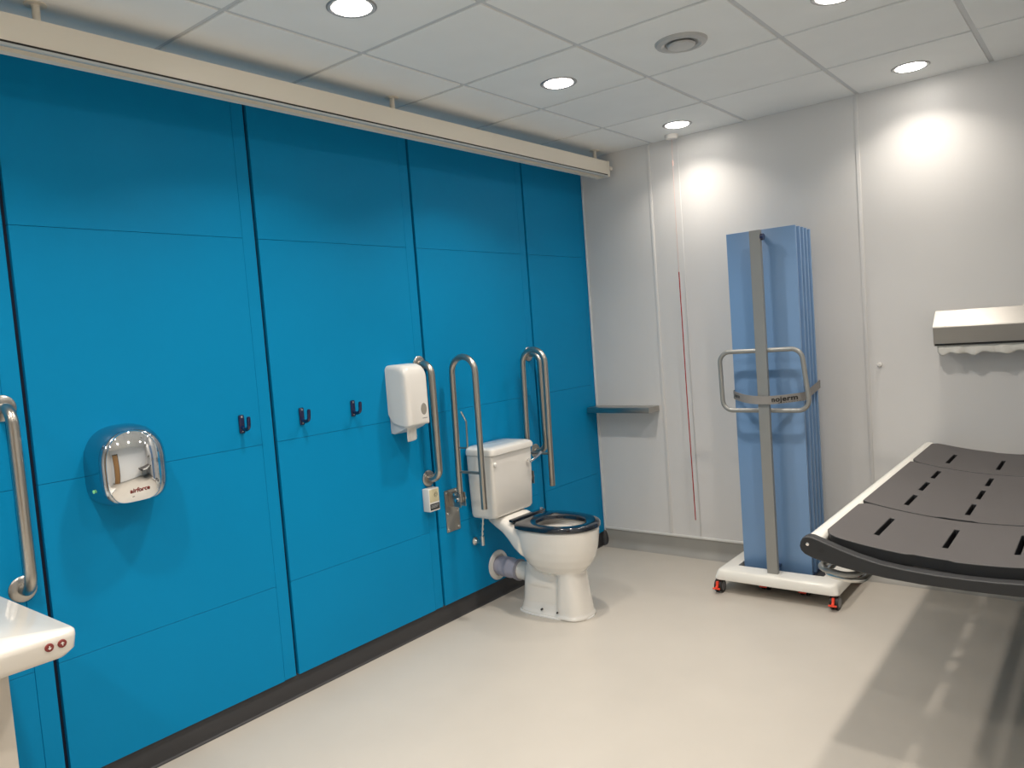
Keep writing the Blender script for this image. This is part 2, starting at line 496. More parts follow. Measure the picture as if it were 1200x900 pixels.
def drop_rail(y, lab, holder):
    t = thing('fold_up_rail', lab, 'support rail', (0, y, .466), 'fold-up support rails by the toilet')
    pts = [(.066, y, .625), (.078, y, 1.305)]
    for k in range(13):
        a = pi-pi*k/12
        pts.append((.157+.079*cos(a), y, 1.302+.079*sin(a)))
    pts += [(.228, y, .60)]
    obj('rail_tube', T(pts, .0160, n=18), STEEL, t)
    obj('cross_bar', T([(.078, y, .785), (.232, y, .785)], .0075, n=12), STEEL, t)
    bm = B(0, .005, y-.052, y+.052, .466, .688, bev=.002)
    wp = obj('wall_plate', bm, STEELH, t)
    for (dy, z) in ((-.038, .478), (.038, .484), (-.038, .565), (.040, .57), (.038, .675), (-.038, .675)):
        obj('plate_screw', LA([(.006, .004), (.006, .0075), (.003, .009)], (0, y+dy, z), 'x', n=12), CHROME, wp)
    obj('hinge_bracket', B(.004, .085, y+.017, y+.022, .60, .675, bev=.002), STEELH, t)
    obj('hinge_bracket', B(.004, .085, y-.022, y-.017, .60, .675, bev=.002), STEELH, t)
    obj('hinge_bolt', T([(.066, y-.034, .640), (.066, y+.034, .640)], .011, n=14), CHROME, t)
    obj('release_pivot', T([(.050, y-.030, .668), (.050, y+.030, .668)], .006, n=12), CHROME, t)
    if holder:
        pts = fillet([(.076, y-.003, .912), (.148, y-.003, .912), (.152, y-.003, 1.05), (.122, y-.003, 1.10)], .012, 5)
        obj('roll_holder', T(pts, .0045, n=10), STEEL, t)
    return t
drop_rail(2.90, 'fold-up steel support rail left of the cistern with a thin roll hook', True)
r2 = drop_rail(3.50, 'fold-up steel support rail right of the cistern', False)

# ------------------------------------------------------------------ toilet
TY = 3.205
def egg(xb, xf, hw, z, eb=3.2, ef=2.1, split=.45, n=56, y=TY):
    """closed outline: squarer at the back, round at the front"""
    xm = xb+(xf-xb)*split
    out = []
    for k in range(n):
        a = 2*pi*k/n
        c, s = cos(a), sin(a)
        e = ef if c > 0 else eb
        L = (xf-xm) if c > 0 else (xm-xb)
        out.append((xm+L*math.copysign(abs(c)**(2/e), c), y+hw*math.copysign(abs(s)**(2/e), s), z))
    return out
toilet = thing('toilet', 'white close-coupled toilet against the blue wall with black seat', 'toilet', (.40, TY, 0))
bm = bmesh.new()
# bowl, hollow
secs = [(.40, .53, .035, .212), (.355, .575, .072, .222), (.325, .608, .103, .243), (.297, .637, .129, .275), (.276, .660, .148, .315), (.263, .674, .161, .36), (.256, .682, .169, .41), (.252, .686, .174, .462), (.256, .682, .169, .468),
        (.300, .645, .132, .466), (.305, .635, .125, .44), (.325, .60, .105, .38), (.365, .56, .07, .31), (.41, .52, .03, .26)]
loft(bm, [egg(a, b, c, z) for a, b, c, z in secs])
# waist behind the bowl
loft(bm, [egg(a, b, c, z, 3, 3) for a, b, c, z in ((.252, .50, .076, .15), (.256, .50, .066, .22), (.256, .50, .066, .28), (.250, .50, .080, .34), (.238, .50, .120, .40), (.235, .50, .150, .44))])
# pedestal rear body
loft(bm, [egg(a, b, c, z, 4, 3) for a, b, c, z in ((.216, .60, .100, .0), (.216, .60, .100, .012), (.223, .59, .091, .02), (.232, .58, .078, .06), (.238, .56, .070, .14), (.245, .54, .062, .215), (.25, .50, .05, .25))])
# front column
loft(bm, [egg(a, b, c, z, 3.5, 2.5, .5) for a, b, c, z in ((.44, .630, .108, .0), (.44, .630, .108, .012), (.455, .621, .099, .02), (.462, .610, .093, .10), (.470, .597, .087, .19), (.475, .592, .085, .26))])
# shelf that carries the cistern
def slab(x, zb, zt, hw):
    out = []
    for u, v in superell(0, 0, hw, (zt-zb)/2, 3.5, 40): out.append((x, TY+u, (zt+zb)/2+v))
    return out
loft(bm, [slab(*s) for s in ((.035, .478, .512, .06), (.07, .462, .513, .10), (.13, .440, .513, .125), (.18, .412, .508, .13), (.22, .375, .490, .135), (.26, .335, .474, .145), (.31, .30, .466, .155))])
# outlet spigot
lathe(bm, [(.046, .155), (.050, .16), (.050, .20), (.056, .25), (.056, .30)], (0, TY+.012, .185), 'x', n=28)
pan = obj('pan', bm, CERAM, toilet)
rm = pan.modifiers.new('r', 'REMESH'); rm.mode = 'VOXEL'; rm.voxel_size = .0055; rm.use_smooth_shade = True
smo = pan.modifiers.new('s', 'CORRECTIVE_SMOOTH'); smo.iterations = 6; smo.use_only_smooth = True; smo.smooth_type = 'SIMPLE'
pan.modifiers.remove(smo)
smo = pan.modifiers.new('s', 'SMOOTH'); smo.iterations = 9; smo.factor = .5
for (x, z) in ((.385, .034), (.485, .032)):
    obj('fixing_hole', LA([(.0001, .0), (.005, .0), (.005, .012), (.0001, .012)], (x, TY-.099, z), 'y', n=14), DRAIN, toilet)
bm = bmesh.new()
loft(bm, [egg(.2125, .6335, .111, .0, 4, 2.3, .5), egg(.2125, .6335, .111, .005, 4, 2.3, .5), egg(.2155, .6305, .108, .007, 4, 2.3, .5)])
obj('silicone_bead', bm, mat('silicone', (.80, .80, .78), .35), toilet)

# seat
st = thing('x', 'x', 'x', (.45, TY, .47)); st.name = 'toilet_seat'
bpy.data.objects.remove(st)
bm = bmesh.new()
rings = []
def seat_ring(o, i, zt, zb):
    """o=(xb,xf,hw) outer, i inner"""
    prof = []
    O = egg(*o, 0, 4.2, 2.1, .42); I = egg(*i, 0, 2.3, 2.1, .5)
    for t_, z_ in ((0, zb+.003), (0, zt-.008), (.04, zt-.003), (.12, zt), (.55, zt), (.85, zt-.003), (.96, zt-.008), (1, zb+.004), (.9, zb), (.08, zb)):
        prof.append([(a[0]*(1-t_)+b[0]*t_, a[1]*(1-t_)+b[1]*t_, z_) for a, b in zip(O, I)])
    return prof
loft(bm, seat_ring((.262, .694, .183), (.348, .615, .108), .496, .470), loop=True)
seat = obj('seat', bm, SEATM, toilet)
bm = B(.232, .262, TY-.125, TY+.165, .488, .502, bev=.004, seg=3)
box(bm, .226, .246, TY-.10, TY-.06, .470, .492, bev=.004); box(bm, .226, .246, TY+.06, TY+.10, .470, .492, bev=.004)
hb = obj('seat_hinge', bm, SEATM, toilet)
bm = LA([(.008, 0), (.008, .008), (.003, .011)], (.246, TY+.150, .500), n=14)
obj('hinge_cap', bm, CHROME, hb)
bm = B(.250, .262, TY-.105, TY-.098, .425, .468, bev=.001)

# cistern
cy0, cy1 = 3.018, 3.375
def cring(z, x1, e, dy=0):
    r = rrect(.012, x1, cy0-dy, cy1+dy, e, 6)
    return [(a, b, z) for a, b in r]
bm = bmesh.new()
loft(bm, [cring(.508, .170, .03, -.018), cring(.516, .183, .03, -.010), cring(.53, .190, .028, -.007), cring(.70, .196, .025, -.003), cring(.846, .200, .024, 0)])
obj('cistern', bm, CERAM, toilet)
bm = bmesh.new()
loft(bm, [cring(.847, .203, .026, .002), cring(.850, .210, .028, .008), cring(.868, .212, .030, .009), cring(.880, .208, .032, .005), cring(.888, .192, .03, -.008), cring(.891, .150, .02, -.040)])
obj('cistern_lid', bm, CERAM, toilet)
bm = LA([(.012, .198), (.0125, .203), (.010, .207), (.0001, .209)], (0, 3.042, .800), 'x', n=24)
obj('overflow_button', bm, PLASW, toilet)
lev = obj('flush_lever', LA([(.012, .196), (.012, .206), (.009, .210), (.009, .222), (.0001, .224)], (0, 3.322, .776), 'x', n=20), CHROME, toilet)
obj('lever_arm', T([(.218, 3.318, .776), (.226, 3.335, .778), (.226, 3.39, .795), (.222, 3.42, .806)], [.007, .0065, .0055, .0085], n=12), CHROME, lev)
obj('lever_grip', T([(.224, 3.300, .772), (.224, 3.322, .776)], .0085, n=12), CHROME, lev)

# soil pipe
t = thing('soil_pipe', 'lavender flexible pan connector joining the toilet to the blue wall', 'pipe', (.06, TY, .18))
fy, fz = 3.237, .186
obj('wall_flange', LA([(.060, .0), (.082, .0), (.084, .004), (.080, .010), (.060, .014), (.058, .008)], (0, fy, fz), 'x', n=44), PLASW, t)
pts = []; rr = []
for k in range(33):
    u = k/32
    pts.append((.002+.168*u, fy*(1-u)+(TY+.012)*u, fz))
    rr.append(.050+.0035*sin(u*pi)+(.003 if (.28 < u < .42 or .56 < u < .68) else 0)+(.005 if u > .88 else 0))
obj('connector', T(pts, rr, n=32), LAV, t)
obj('rubber_seal', LA([(.051, .168), (.0585, .168), (.0585, .180), (.051, .182)], (0, TY+.012, .185), 'x', n=32), mat('seal_shade', (.30, .29, .33), .6), t)
obj('inlet_gap', LA([(.0001, .001), (.058, .001), (.058, .0035), (.0001, .0035)], (0, fy, fz), 'x', n=32), INK, t)

# supply valve
t = thing('isolation_valve', 'small chrome water valve under the cistern on the blue wall', 'valve', (0, 3.060, .36))
VM = mat('worn_chrome', (.62, .61, .58), .28, 1.)
obj('valve_flange', LA([(.022, .0), (.022, .004), (.014, .012), (.010, .02)], (0, 3.060, .368), 'x', n=24), VM, t)
bm = T([(.01, 3.060, .368), (.055, 3.060, .368)], .009, n=14)
tube(bm, [(.055, 3.060, .35), (.055, 3.060, .40)], .011, n=14)
obj('valve_body', bm, VM, t)
pts = [(.055, 3.060, .398), (.056, 3.060, .42), (.062, 3.061, .455), (.066, 3.062, .48), (.068, 3.062, .512)]
bm = T(pts, .0055, n=12)
for z in (.415, .44, .47, .50): lathe(bm, [(.009, -.006), (.009, .006)], (.056+(z-.415)*.14, 3.061, z), n=6)
obj('supply_tail', bm, VM, t)

# ------------------------------------------------------------------ tissue dispenser
t = thing('tissue_dispenser', 'white wall tissue dispenser on the blue wall with an oval window', 'tissue dispenser', (0, 2.59, 1.05))
def disp(x, y0, y1, z0, z1, r): return [(x, a, b) for a, b in rrect(y0, y1, z0, z1, r, 6)]
def drr(x, ins, zb, zt, rt):
    return [(x, a, b) for a, b in rrect(2.512+ins, 2.662-ins, zb+ins*.3, zt-ins, (.006, rt, rt, .006), 7)]
bm = loft(bmesh.new(), [drr(0, 0, 1.130, 1.370, .026), drr(.012, 0, 1.108, 1.371, .026), drr(.03, 0, 1.090, 1.372, .028), drr(.06, 0, 1.080, 1.372, .030), drr(.095, 0, 1.075, 1.368, .034), drr(.114, .0005, 1.074, 1.362, .037),
    drr(.126, .003, 1.074, 1.354, .038), drr(.132, .007, 1.075, 1.345, .038), drr(.1355, .013, 1.076, 1.333, .038), drr(.1375, .024, 1.078, 1.315, .035)])
obj('cover', bm, PLASW, t)
bm = PR([(.0, 1.04), (.0, 1.14), (.05, 1.10), (.118, 1.078), (.085, 1.06), (.022, 1.036)], 'y', 2.520, 2.654, bev=.003)
obj('back_plate', bm, mat('dispenser_grey', (.66, .67, .67), .35), t)
wy, wz = 2.618, 1.150
obj('level_window', LA([(.0001, 0), (.0185, 0), (.0195, .0015), (.0175, .003), (.0001, .003)], (.1362, 0, 0), 'x', n=32), mat('window_smoke', (.30, .285, .25), .25), t)
w = [c for c in t.children if c.name.startswith('level_window')][0]
w.data.transform(Matrix.Translation(Vector(t['_w']))); w.data.transform(Matrix.Diagonal((1, 1, 1.45, 1))); w.data.transform(Matrix.Translation(Vector((0, wy, wz))-Vector(t['_w'])))
obj('print_mark', B(.1370, .1382, 2.606, 2.637, 1.104, 1.1075), mat('grey_print', (.25, .25, .25), .6), t)
# paper tail
bm = bmesh.new()
N, M_ = 14, 12
grid = []
for j in range(M_):
    v = j/(M_-1)
    row = []
    for i in range(N):
        u = i/(N-1)
        yy = 2.552+.062*u-.016*v*(1-u)*1.5
        xx = .085+.012*sin(u*9+v*2)*(.3+.7*v)-.012*v+.02*v*v
        zz = 1.085-v*(.080+.008*sin(u*5))+.004*(u-.5)
        row.append((xx, yy, zz))
    grid.append(row)
vv = [[bm.verts.new(p) for p in r] for r in grid]
for j in range(M_-1):
    for i in range(N-1): bm.faces.new((vv[j][i], vv[j][i+1], vv[j+1][i+1], vv[j+1][i]))
ti = tag(obj('tissue_sheet', bm, TISSUE), 'white tissue sheet hanging out below the tissue dispenser', 'tissue')
sm_ = ti.modifiers.new('s', 'SOLIDIFY'); sm_.thickness = .0012

# ------------------------------------------------------------------ small alarm unit
t = thing('alarm_unit', 'small white wall box with a cream face below the grab bar by the dispenser', 'alarm reset box', (0, 2.735, .614))
obj('box_body', B(0, .046, 2.693, 2.768, .614, .731, bev=.004), PLASW, t)
obj('face_label', B(.0455, .0470, 2.698, 2.764, .662, .726, bev=.0006), CREAMF, t)
obj('lower_label', B(.0455, .0470, 2.698, 2.764, .622, .654, bev=.0006), mat('label_black', (.03, .035, .04), .4), t)
bm = bmesh.new()
for r_ in (.012, .006):
    pts = [(.0472, 2.742+r_*cos(a), .697+r_*sin(a)) for a in [2*pi*k/24 for k in range(24)]]
    tube(bm, pts, .0010, n=6, closed=True)
obj('call_symbol', bm, mat('symbol_grey', (.18, .17, .13), .5), t)
bm = bmesh.new()
for k, z in enumerate((.646, .640, .634)):
    box(bm, .0468, .0473, 2.703, 2.758-.006*k, z-.0012, z+.0012)
obj('label_print', bm, mat('print_pale', (.35, .36, .36), .6), t)

# ------------------------------------------------------------------ coat hooks
def hook(y, z, lab):
    t = thing('coat_hook', lab, 'coat hook', (0, y, z-.037), 'navy coat hooks on the blue wall')
    obj('hook_plate', B(0, .007, y-.012, y+.012, z-.037, z+.037, bev=.005, seg=3), NAVY, t)
    pts = fillet([(.004, y, z-.012), (.024, y, z-.024), (.052, y, z-.016), (.056, y, z+.024)], .018, 6)
    bm = T(pts, .0078, n=12)
    lathe(bm, [(.0001, -.008), (.006, -.006), (.0078, 0), (.006, .006), (.0001, .008)], (.056, y, z+.024), n=14)
    obj('hook_prong', bm, NAVY, t)
    for dz in (-.028, .028): obj('screw', LA([(.0045, .006), (.004, .009), (.0001, .0095)], (0, y, z+dz), 'x', n=12), CHROME, t)
    return t
h0 = hook(1.722, 1.197, 'navy coat hook nearest the hand dryer, left of the dark panel gap')
copy_tree(h0, (0, 2.012-1.722, -.006), 'navy coat hook just right of the dark panel gap, middle of three')
copy_tree(h0, (0, 2.296-1.722, -.006), 'navy coat hook nearest the tissue dispenser')

# ------------------------------------------------------------------ hand dryer
t = thing('hand_dryer', 'chrome dome-shaped hand dryer on the blue wall', 'hand dryer', (0, 1.225, .99))
def dome(x, cy, hw, z0, z1, et=2.4, eb=5., n=64):
    zm = z0+(z1-z0)*.50
    out = []
    for k in range(n):
        a = 2*pi*k/n
        c, s = cos(a), sin(a)
        e = et if s > 0 else eb
        H = (z1-zm) if s > 0 else (zm-z0)
        w = hw*(1-.10*max(0, -s)**1.5)
        out.append((x, cy+w*math.copysign(abs(c)**(2/e), c), zm+H*math.copysign(abs(s)**(2/e), s)))
    return out
bm = bmesh.new()
loft(bm, [dome(0, 1.238, .126, .990, 1.264), dome(.03, 1.238, .127, .989, 1.266), dome(.07, 1.236, .124, .990, 1.263), dome(.10, 1.232, .117, .994, 1.257), dome(.118, 1.228, .108, 1.0, 1.248), dome(.128, 1.225, .098, 1.006, 1.240)])
obj('side_shell', bm, CHROMES, t, ang=60)
bm = bmesh.new()
def cov_x(u): return .130+.034*(1-u**2.4)
rr_ = [dome(.116, 1.222, .0935, 1.000, 1.246, 2.3, 4.2)]
for u in (1., .985, .96, .92, .86, .78, .68, .56, .42, .28, .14, .03):
    rr_.append(dome(cov_x(u)-(.006 if u == 1. else 0), 1.222, .0935*u, 1.118-.118*u, 1.118+.128*u, 2.3*u+2.1*(1-u), 4.2*u+2.2*(1-u)))
loft(bm, rr_)
obj('front_cover', bm, CHROME, t, ang=70)
obj('sensor_light', LA([(.006, .0), (.006, .003), (.0001, .004)], (0, 0, 0), 'y', n=16), LEDG, t)
w = [c for c in t.children if c.name.startswith('sensor_light')][0]
w.data.transform(Matrix.Translation(Vector(t['_w']))); w.data.transform(Matrix.Translation(Vector((.062, 1.1125, 1.052))-Vector(t['_w'])) @ Matrix.Rotation(pi, 4, 'Z'))
def on_cover(u, v, w):
    y = 1.224+u; z = 1.0375+v+u*.05
    q = (abs((y-1.222)/.0935)**3.4+(abs(1.118-z)/.118)**3.4)**(1/3.4)
    return (cov_x(q)+.0006+w, y, z)
text_map('maker_lettering', 'airforce', .0215, on_cover, REDINK, t, extrude=.0012, bold=.0003)
u = .82
obj('print_mark', B(cov_x(u)-.003, cov_x(u)+.0010, 1.200, 1.207, 1.0215, 1.0285), INK, t)
obj('print_mark', B(cov_x(u)-.003, cov_x(u)+.0008, 1.211, 1.252, 1.0235, 1.0265), mat('grey_print', (.25, .25, .25)), t)

# ------------------------------------------------------------------ wash basin (left, cut by the frame)
t = thing('wash_basin', 'white wall basin top with rounded corner and two red buttons', 'wash basin', (.33, .35, .74))
bx1, by1, by0, bzt = .668, .792, -.10, .806
out_o = rrect(.004, bx1, by0, by1, (.05, .035, .002, .002), 6)
def off(z, s, dz=0):
    cx, cy = (.004+bx1)/2, (by0+by1)/2
    return [(max(.003, cx+(a-cx)*s), cy+(b-cy)*s, z) for a, b in out_o]
inn = superell(.36, .345, .20, .27, 3.2, len(out_o))
# match start angles: rrect starts at x1,y0 corner bottom; rotate the superellipse start there
def ringI(z, s=1.):
    cx, cy = .36, .345
    res = []
    for a, b in out_o:
        ang = math.atan2((b-cy)/.27, (a-cx)/.20)
        c, s_ = cos(ang), sin(ang)
        e = 3.2
        res.append((cx+.20*s*math.copysign(abs(c)**(2/e), c), cy+.27*s*math.copysign(abs(s_)**(2/e), s_), z))
    return res
bm = bmesh.new()
loft(bm, [off(.742, .955), off(.758, .99), off(.790, 1.0), off(.802, .998), off(.808, .985), ringI(.809, 1.13), ringI(.812, 1.10), ringI(.808, 1.03), ringI(.795, .98), ringI(.72, .90), ringI(.69, .75), ringI(.685, .2)])
obj('basin_top', bm, BASINM, t, ang=60)
for y_, up in ((.718, -1), (.748, 1)):
    b_ = obj('height_button', LA([(.0105, .0), (.0105, .0022), (.0088, .0035), (.0001, .0038)], (bx1-.0005, y_, .782), 'x', n=24), REDINK, t)
    bm = bmesh.new()
    s_ = up*.0045
    prism(bm, [(y_-.0012, .782-s_), (y_+.0012, .782-s_), (y_+.0012, .782+s_*.1), (y_+.0045, .782+s_*.1), (y_, .782+s_*1.15), (y_-.0045, .782+s_*.1), (y_-.0012, .782+s_*.1)], 'x', bx1+.0034, bx1+.0044)
    obj('arrow_mark', bm, PLASW, b_, sm=False)
obj('waste', LA([(.0001, .006), (.02, .006), (.022, .003), (.022, 0)], (.36, .345, .686)), CHROME, t)
obj('tap_spout', T(fillet([(.09, .345, .80), (.09, .345, .92), (.22, .345, .92), (.22, .345, .895)], .03), .012), CHROME, t)
obj('tap_base', LA([(.028, .0), (.026, .012), (.016, .02)], (.09, .345, .806)), CHROME, t)
obj('housing', B(.002, .45, .10, .690, .002, .745, bev=.006), HOUSE, t)
obj('housing_panel', B(.449, .4525, .11, .682, .02, .72, bev=.001), HOUSE, t)

# ------------------------------------------------------------------ mobile folding screen
t = thing('folding_screen', 'pale blue folding privacy screen on a white wheeled base', 'screen', (1.33, 4.08, 0))
def panel(y, x0, x1, z1, i):
    return obj('screen_panel', B(x0, x1, y-.009, y+.009, .105, z1, bev=.003), [SCREENB], t)
for i, (y, x0, x1, z1) in enumerate(((4.006, 1.132, 1.498, 1.922), (4.066, 1.140, 1.500, 1.920), (4.120, 1.140, 1.500, 1.919), (4.174, 1.140, 1.500, 1.917), (4.228, 1.140, 1.500, 1.914))):
    panel(y, x0, x1, z1, i)
for k, y in enumerate((4.006, 4.066, 4.120, 4.174)):
    xx = 1.160 if k % 2 else 1.440
    obj('hinge', B(xx-.008, xx+.008, y+.0095, y+.0440, .30, 1.75, bev=.002), SCREENE, t)
# base tray: ring with sloping sides
bx0, bx1_, bY0, bY1 = 1.028, 1.672, 3.822, 4.345
ho = (1.120, 1.572, 3.940, 4.262)
def rr4(x0, x1, y0, y1, r, z): return [(a, b, z) for a, b in rrect(x0, x1, y0, y1, r, 6)]
bm = bmesh.new()
loft(bm, [rr4(*ho, .006, .074), rr4(bx0, bx1_, bY0, bY1, .03, .074), rr4(bx0-.002, bx1_+.002, bY0-.002, bY1+.002, .03, .081), rr4(bx0+.010, bx1_-.010, bY0+.006, bY1-.010, .035, .116),
          rr4(bx0+.016, bx1_-.016, bY0+.012, bY1-.016, .035, .124), rr4(bx0+.026, bx1_-.026, bY0+.024, bY1-.026, .035, .1275), rr4(*ho, .006, .1275)], loop=True)
obj('base_tray', bm, TRAYW, t, ang=40)
obj('tray_floor', B(ho[0]-.002, ho[1]+.002, ho[2]-.002, ho[3]+.002, .078, .084), mat('tray_shade', (.06, .06, .065), .6), t)
obj('panel_shoe', B(1.16, 1.49, 3.998, 4.235, .082, .104, bev=.004), mat('shoe_blue', (.04, .09, .2), .5), t)
def caster(x, y, parent, tagged=True):
    c = obj('caster', T([(x-.020, y, .0342), (x-.007, y, .0342)], .0338, n=24), RUBBER, parent)
    bm = T([(x+.007, y, .0342), (x+.020, y, .0342)], .0338, n=24)
    obj('wheel', bm, RUBBER, c)
    obj('hub_cap', T([(x-.0215, y, .0342), (x+.0218, y, .0342)], 0.0235, n=24), HUB, c)
    bm = T([(x, y, .03), (x, y, .078)], .008, n=12)
    box(bm, x-.0062, x+.0062, y-.026, y+.026, .02, .066, bev=.003)
    obj('fork', bm, RUBBER, c)
    if tagged:
        bm = PR([(y-.052, .028), (y-.026, .038), (y-.024, .064), (y-.036, .066), (y-.042, .042), (y-.054, .037)], 'x', x-.006, x+.006)
        box(bm, x-.020, x+.020, y-.056, y-.044, .026, .034, bev=.002)
        obj('brake_pedal', bm, REDTAG, c)
for x, y in ((1.050, 3.848), (1.648, 3.855), (1.05, 4.31), (1.648, 4.31), (1.255, 3.985), (1.462, 3.985)):
    caster(x, y, t)
# post
post = obj('post', B(1.306, 1.362, 3.870, 3.896, .127, 1.909, bev=.0015, seg=1), GREYM, t, sm=False)
obj('post_foot', B(1.298, 1.370, 3.862, 3.930, .127, .1295, bev=.001), TRAYW, t)
obj('post_knob', T([(1.361, 3.885, 1.872), (1.376, 3.885, 1.872)], .017, n=18), NAVY, t)
obj('post_bracket', B(1.32, 1.342, 3.896, 3.997, 1.880, 1.894, bev=.003), NAVY, t)
obj('post_bracket', B(1.32, 1.342, 3.896, 3.997, .135, .150, bev=.003), NAVY, t)
hy = 3.902
pts = fillet([(1.334, hy, 1.296), (1.528, hy, 1.298), (1.560, hy, .985), (1.103, hy, .985), (1.098, hy, 1.296), (1.334, hy, 1.296)], .055, 8)
obj('push_handle', T(pts[:-1], .0118, n=14, closed=True), GREYM, t)
# strap
def band(path, h, th=.0022):
    bm = bmesh.new()
    rings = []
    path = [Vector(p) for p in path]
    for i, p in enumerate(path):
        d = (path[min(i+1, len(path)-1)]-path[max(i-1, 0)]); d.z = 0; d.normalize()
        nrm = Vector((d.y, -d.x, 0))
        rings.append([p+nrm*th+Vector((0, 0, h/2)), p+nrm*th-Vector((0, 0, h/2)), p-Vector((0, 0, h/2)), p+Vector((0, 0, h/2))])
    return loft(bm, rings)
sp = [(1.126, 4.240, 1.082), (1.126, 4.1, 1.072), (1.126, 4.0, 1.060), (1.132, 3.990, 1.058)]
for k in range(1, 9):
    u = k/9; sp.append((1.132+(1.300-1.132)*u, 3.990+(3.860-3.990)*sin(u*pi/2), 1.058-.014*u))
sp += [(1.300, 3.862, 1.044), (1.334, 3.861, 1.0435), (1.368, 3.862, 1.043)]
for k in range(1, 9):
    u = k/9; sp.append((1.368+(1.500-1.368)*u, 3.862+(3.990-3.862)*(1-cos(u*pi/2)), 1.043+.004*u))
sp += [(1.500, 3.990, 1.047), (1.507, 4.0, 1.049), (1.508, 4.1, 1.064), (1.509, 4.242, 1.088)]
strap = obj('strap', band(sp, .043), STRAP, t, ang=60)
# lettering follows the strap: one letter at a time
def on_strap(x):
    a = min(max((x-1.368)/(1.500-1.368), 0), 1)
    y = 3.862+.128*(1-cos(a*pi/2)); sl = .128*sin(a*pi/2)*(pi/2)/.132
    return y, math.atan(sl), 1.043+.004*a
def right_side(u, v, w):
    x = 1.432+u*.94
    y_, an, z_ = on_strap(x)
    return (x+w*sin(an), y_-.0045-w*cos(an)-.002*max(0, (x-1.44)/.06), z_-.009+v)
text_map('strap_lettering', 'nojerm', .036, right_side, INK, t, extrude=.0006, bold=.0006, space=1.05)
def left_side(u, v, w):
    x = 1.166+u*.8
    q = (x-1.132)/.168
    return (x, 3.990-.130*sin(min(max(q, 0), 1)*pi/2)-.0036-w, 1.059-.014*q-.007+v)
text_map('strap_lettering', 'ojerm', .026, left_side, INK, t, extrude=.0006, bold=.0004)
# second line too small to read
for k in range(9):
    x = 1.412+k*.0095
    y_, an, z_ = on_strap(x)
    obj('print_mark', B(x-.0032, x+.0032, y_-.0040, y_-.0016, z_-.0185, z_-.0165), INK, t, sm=False)

# ------------------------------------------------------------------ couch roll dispenser on back wall
t = thing('couch_roll_holder', 'stainless steel paper roll holder on the white wall above the bench', 'paper roll holder', (2.35, YB, 1.24))
x0_, x1_ = 2.056, 2.64
RS = mat('dull_steel', (.40, .385, .36), .42, 1., brushed=(6, 300, 300))
obj('cover', PR([(YB-.001, 1.432), (YB-.045, 1.432), (YB-.125, 1.358), (YB-.128, 1.352), (YB-.118, 1.272), (YB-.112, 1.272), (YB-.121, 1.352), (YB-.044, 1.424), (YB-.001, 1.424)], 'x', x0_, x1_), RS, t, sm=False)
for x in (x0_, x1_-.004):
    bm = bmesh.new()
    prism(bm, [(YB-.001, 1.430), (YB-.045, 1.430), (YB-.124, 1.357), (YB-.117, 1.262), (YB-.001, 1.255)], 'x', x+.0005, x+.0035)
    obj('end_plate', bm, STEELH, t, sm=False)
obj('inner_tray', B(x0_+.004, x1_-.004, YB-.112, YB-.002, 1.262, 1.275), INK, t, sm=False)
bm = bmesh.new()
N = 60; M_ = 8; vv = []
for j in range(M_):
    v = j/(M_-1); row = []
    for i in range(N):
        u = i/(N-1)
        x = x0_+.012+u*(x1_-x0_-.02)
        wv = .004*sin(u*34+.6)+.003*sin(u*57+2)
        dz = .050+.006*sin(u*26+1.2)+.004*sin(u*50)
        if u < .05: dz -= .02*(1-u/.05)**2
        row.append(bm.verts.new((x, YB-.098-v*.012+wv*v*1.6+(.010*(v**3)), 1.268-v*dz)))
    vv.append(row)
for j in range(M_-1):
    for i in range(N-1): bm.faces.new((vv[j][i], vv[j][i+1], vv[j+1][i+1], vv[j+1][i]))
pp = tag(obj('paper_sheet', bm, mat('couch_paper', (.78, .76, .70), .9)), 'white paper edge hanging below the steel roll holder on the far wall', 'paper')
sm_ = pp.modifiers.new('s', 'SOLIDIFY'); sm_.thickness = .0014

